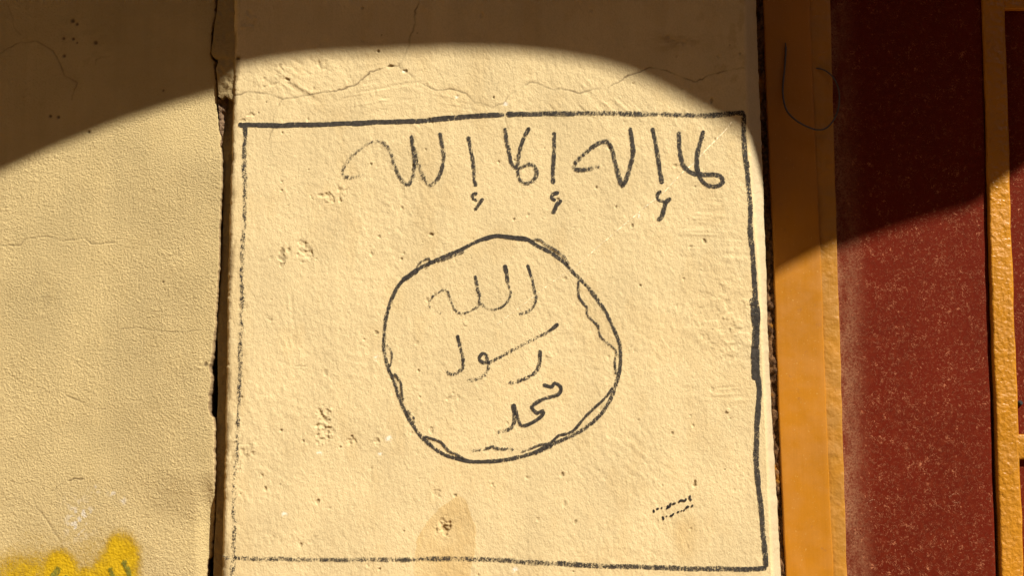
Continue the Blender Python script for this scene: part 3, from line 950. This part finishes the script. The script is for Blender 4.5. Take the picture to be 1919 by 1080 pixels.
for P, w in (([(112, 1062), (106, 1072), (99, 1084), (94, 1096)], 11), ([(206, 1064), (209, 1072), (212, 1084), (213, 1096)], 8), ([(231, 1050), (235, 1060), (240, 1070), (243, 1082)], 9), ([(124, 1078), (125, 1088), (126, 1098)], 7)):
    mark('green_stroke', [(P, w * 1.15, [.62, .74, .76])], M_GREEN, None, on_wall, .03, spray, .0014)

# ------------------------------------------------------------------ door frame
ZB, ZT = .03, 2.7


def xat(p, Y, row=540):
    return float(W2(p, row, Y)[0])


YJ = .086
frame = empty('doorway', (xat(1600, YJ), YJ, 0))
tag(frame, kind='thing')
tag(frame, 'orange steel door jamb with worn lip holding a dusty dark red sheet panel', 'doorway')
x0 = xat(1451.5, YJ)


def vbar(name, x0, x1, y0, y1, mat, root, bev=.003, z0=ZB, z1=ZT, n=260, wob=.0006, seed=0, lean=(0, 0)):
    """upright with rounded, slightly wavering painted edges"""
    zz = np.linspace(z0, z1, n)[:, None]
    pts = [(x0, y1)]
    for a in np.linspace(0, math.pi / 2, 5):
        pts.append((x0 + bev - bev * math.cos(a), y0 + bev - bev * math.sin(a)))
    m = max(4, int((x1 - x0) / .008))
    for t in np.linspace(0, 1, m)[1:-1]:
        pts.append((x0 + bev + (x1 - x0 - 2 * bev) * t, y0))
    for a in np.linspace(0, math.pi / 2, 5):
        pts.append((x1 - bev + bev * math.sin(a), y0 + bev - bev * math.cos(a)))
    pts.append((x1, y1))
    pts.append((x0, y1))
    P = np.array(pts)
    X = P[:, 0][None] + wob * vn(zz / .04 + 0 * P[:, 0][None], 0 * zz + P[:, 0][None] / .02, seed) + wob * 2 * vn(zz / .35, 0 * zz, seed + 1)
    f = ((P[:, 0] - x0) / (x1 - x0))[None]
    X = X + (1.51 - zz) * (lean[0] * (1 - f) + lean[1] * f) * .001 / 1.08
    Y = P[:, 1][None] + wob * vn(zz / .05 + 0 * P[:, 0][None], 0 * zz + P[:, 0][None] / .03, seed + 4)
    me = grid_mesh(name, X, Y, zz + 0 * X)
    return adopt(link(name, me, mat), root)


vbar('jamb', x0, xat(1540, YJ), YJ, YJ + .05, M_JAMB, frame, .0025, seed=3, lean=(10, 8))
YL = .090
vbar('jamb_lip', xat(1537, YL), xat(1572, YL), YL, YL + .03, M_LIP, frame, .0028, wob=.0009, seed=8, lean=(8, -7))
YP = .104
xp0, xp1 = xat(1570, YP), xat(1852, YP)
M_RED = red_mat(xp0 - .01)
zz = np.linspace(ZB, ZT, 180)[:, None]
uu = np.linspace(0, 1, 60)[None]
XX = xp0 + (xp1 - xp0) * uu + (1.51 - zz) * (-7 - 15 * uu) * .001 / 1.08
buck = .0016 * fbm(XX / .14, zz / .35 + 0 * XX, 201, 2)
XX = np.hstack([XX, XX[:, -1:] + .0004, XX[:, -1:]])
YY = np.hstack([YP - buck, YP - buck[:, -1:] + .0015, YP + .02 + 0 * zz])
adopt(link('sheet_panel', grid_mesh('sheet_panel', XX, YY, zz + 0 * XX), M_RED), frame)



def on_panel(X, Z):
    return .0016 * fbm(X / .14, Z / .35, 201, 2), 0 * X


for cx0, cy0, r_ in ((1634, 945, 8.5), (1789, 934, 9.5)):
    ring = mark('dried_ring', [([(cx0 + r_ * math.cos(a) * 1.1, cy0 + r_ * math.sin(a) * .85 + 1.5 * math.sin(2 * a)) for a in np.linspace(.2, 6.1, 16)], 1.0, [.50, .36, .50, .30])], M_RING, None, on_panel, YP, frame, .0008)
    adopt(ring, frame)
# door leaf: tube grid over a red sheet
YT = .095
leaf = empty('door_leaf', (xat(1890, YT), YT, 0))
tag(leaf, kind='thing')
tag(leaf, 'orange tube framed door leaf with red infill at the right edge', 'door')
xt0, xt1 = xat(1858.5, YT), xat(1901, YT)
vbar('stile', xt0, xt1, YT, YT + .035, M_TUBE, leaf, .005, wob=.0010, seed=14, lean=(-15, -14))
xe = xt1 + .62
vbar('stile', xe, xe + .042, YT, YT + .035, M_TUBE, leaf, .005, wob=.001, seed=19)


def hbar(name, za, zb, xa, xb, y0, y1, mat, root, bev=.004, seed=0):
    n = 90
    xx = np.linspace(xa, xb, n)[:, None]
    pts = [(za, y1)]
    for a in np.linspace(0, math.pi / 2, 5):
        pts.append((za + bev - bev * math.cos(a), y0 + bev - bev * math.sin(a)))
    for t in (.33, .66):
        pts.append((za + bev + (zb - za - 2 * bev) * t, y0))
    for a in np.linspace(0, math.pi / 2, 5):
        pts.append((zb - bev + bev * math.sin(a), y0 + bev - bev * math.cos(a)))
    pts += [(zb, y1), (za, y1)]
    P = np.array(pts)
    Z = P[:, 0][None] + .0008 * vn(xx / .05 + 0 * P[:, 0][None], 0 * xx + P[:, 0][None] / .02, seed)
    Y = P[:, 1][None] + .0006 * vn(xx / .05 + 0 * P[:, 0][None], 0 * xx + P[:, 0][None] / .03, seed + 3)
    return adopt(link(name, grid_mesh(name, xx + 0 * Z, Y, Z, flip=True), mat), root)


for a, b, s_ in ((16, -40, 1), (862, 815, 2)):
    za, zb = float(W2(1915, a, YT)[1]), float(W2(1915, b, YT)[1])
    hbar('rail', za, zb, xt1 - .018, xe + .002, YT + .0015, YT + .034, M_TUBE, leaf, seed=s_ * 7)
sp = link('infill_sheet', box_mesh('infill_sheet', xt1 - .025, xe + .012, YT + .014, YT + .017, ZB + .02, ZT - .02, 0), M_RED)
adopt(sp, leaf)
# small fillets of weld where the rail meets the stile
bm = bmesh.new()
bx_, bz_ = W2(1912, 756, YT + .012)
bmesh.ops.create_cone(bm, cap_ends=True, segments=12, radius1=.0055, radius2=.004, depth=.006, matrix=Matrix.Translation((float(bx_), YT + .0115, float(bz_))) @ Matrix.Rotation(math.pi / 2, 4, 'X'))
bmesh.ops.create_cone(bm, cap_ends=True, segments=6, radius1=.003, radius2=.0028, depth=.004, matrix=Matrix.Translation((float(bx_), YT + .0070, float(bz_))) @ Matrix.Rotation(math.pi / 2, 4, 'X'))
me = bpy.data.meshes.new('bolt')
bm.to_mesh(me)
bm.free()
adopt(link('bolt', me, M_BOLT), leaf)

# ------------------------------------------------------------------ loop of wire
WP = [(1472, 80, .0835), (1472.5, 95, .0832), (1470, 130, .082), (1467, 160, .080), (1468, 185, .076), (1475, 208, .070), (1490, 224, .064), (1510, 236, .060), (1530, 243, .058), (1546, 241, .060), (1560, 228, .064), (1570, 207, .068), (1573, 185, .072), (1571, 165, .076),
      (1563, 147, .080), (1550, 134, .084), (1537, 128.5, .088), (1524, 128, .094)]
pts = []
for x, y, Y in WP:
    a, b = W2(x, y, Y)
    pts.append((float(a), float(b), Y))
C, s = catmull(pts, .003)
C3 = np.stack([C[:, 0], C[:, 2], C[:, 1]], 1)
T3 = np.gradient(C3, axis=0)
T3 /= np.linalg.norm(T3, axis=1)[:, None]
side = np.cross(T3, [0, 1, 0])
side /= np.linalg.norm(side, axis=1)[:, None]
up = np.cross(side, T3)
ang = np.linspace(0, 2 * math.pi, 9)
rad = np.where(np.arange(len(C)) < 3, .0012, .0020) * np.clip((len(C) - np.arange(len(C))) / len(C) * .4 + .7, 0, 1)
V = C3[:, None] + rad[:, None, None] * (np.cos(ang)[None, :, None] * side[:, None] + np.sin(ang)[None, :, None] * up[:, None])
wire = link('wire', grid_mesh('wire', V[..., 0], V[..., 1], V[..., 2]), M_WIRE)
tag(wire, 'thin dark wire hanging in an open loop in front of the orange jamb', 'wire')
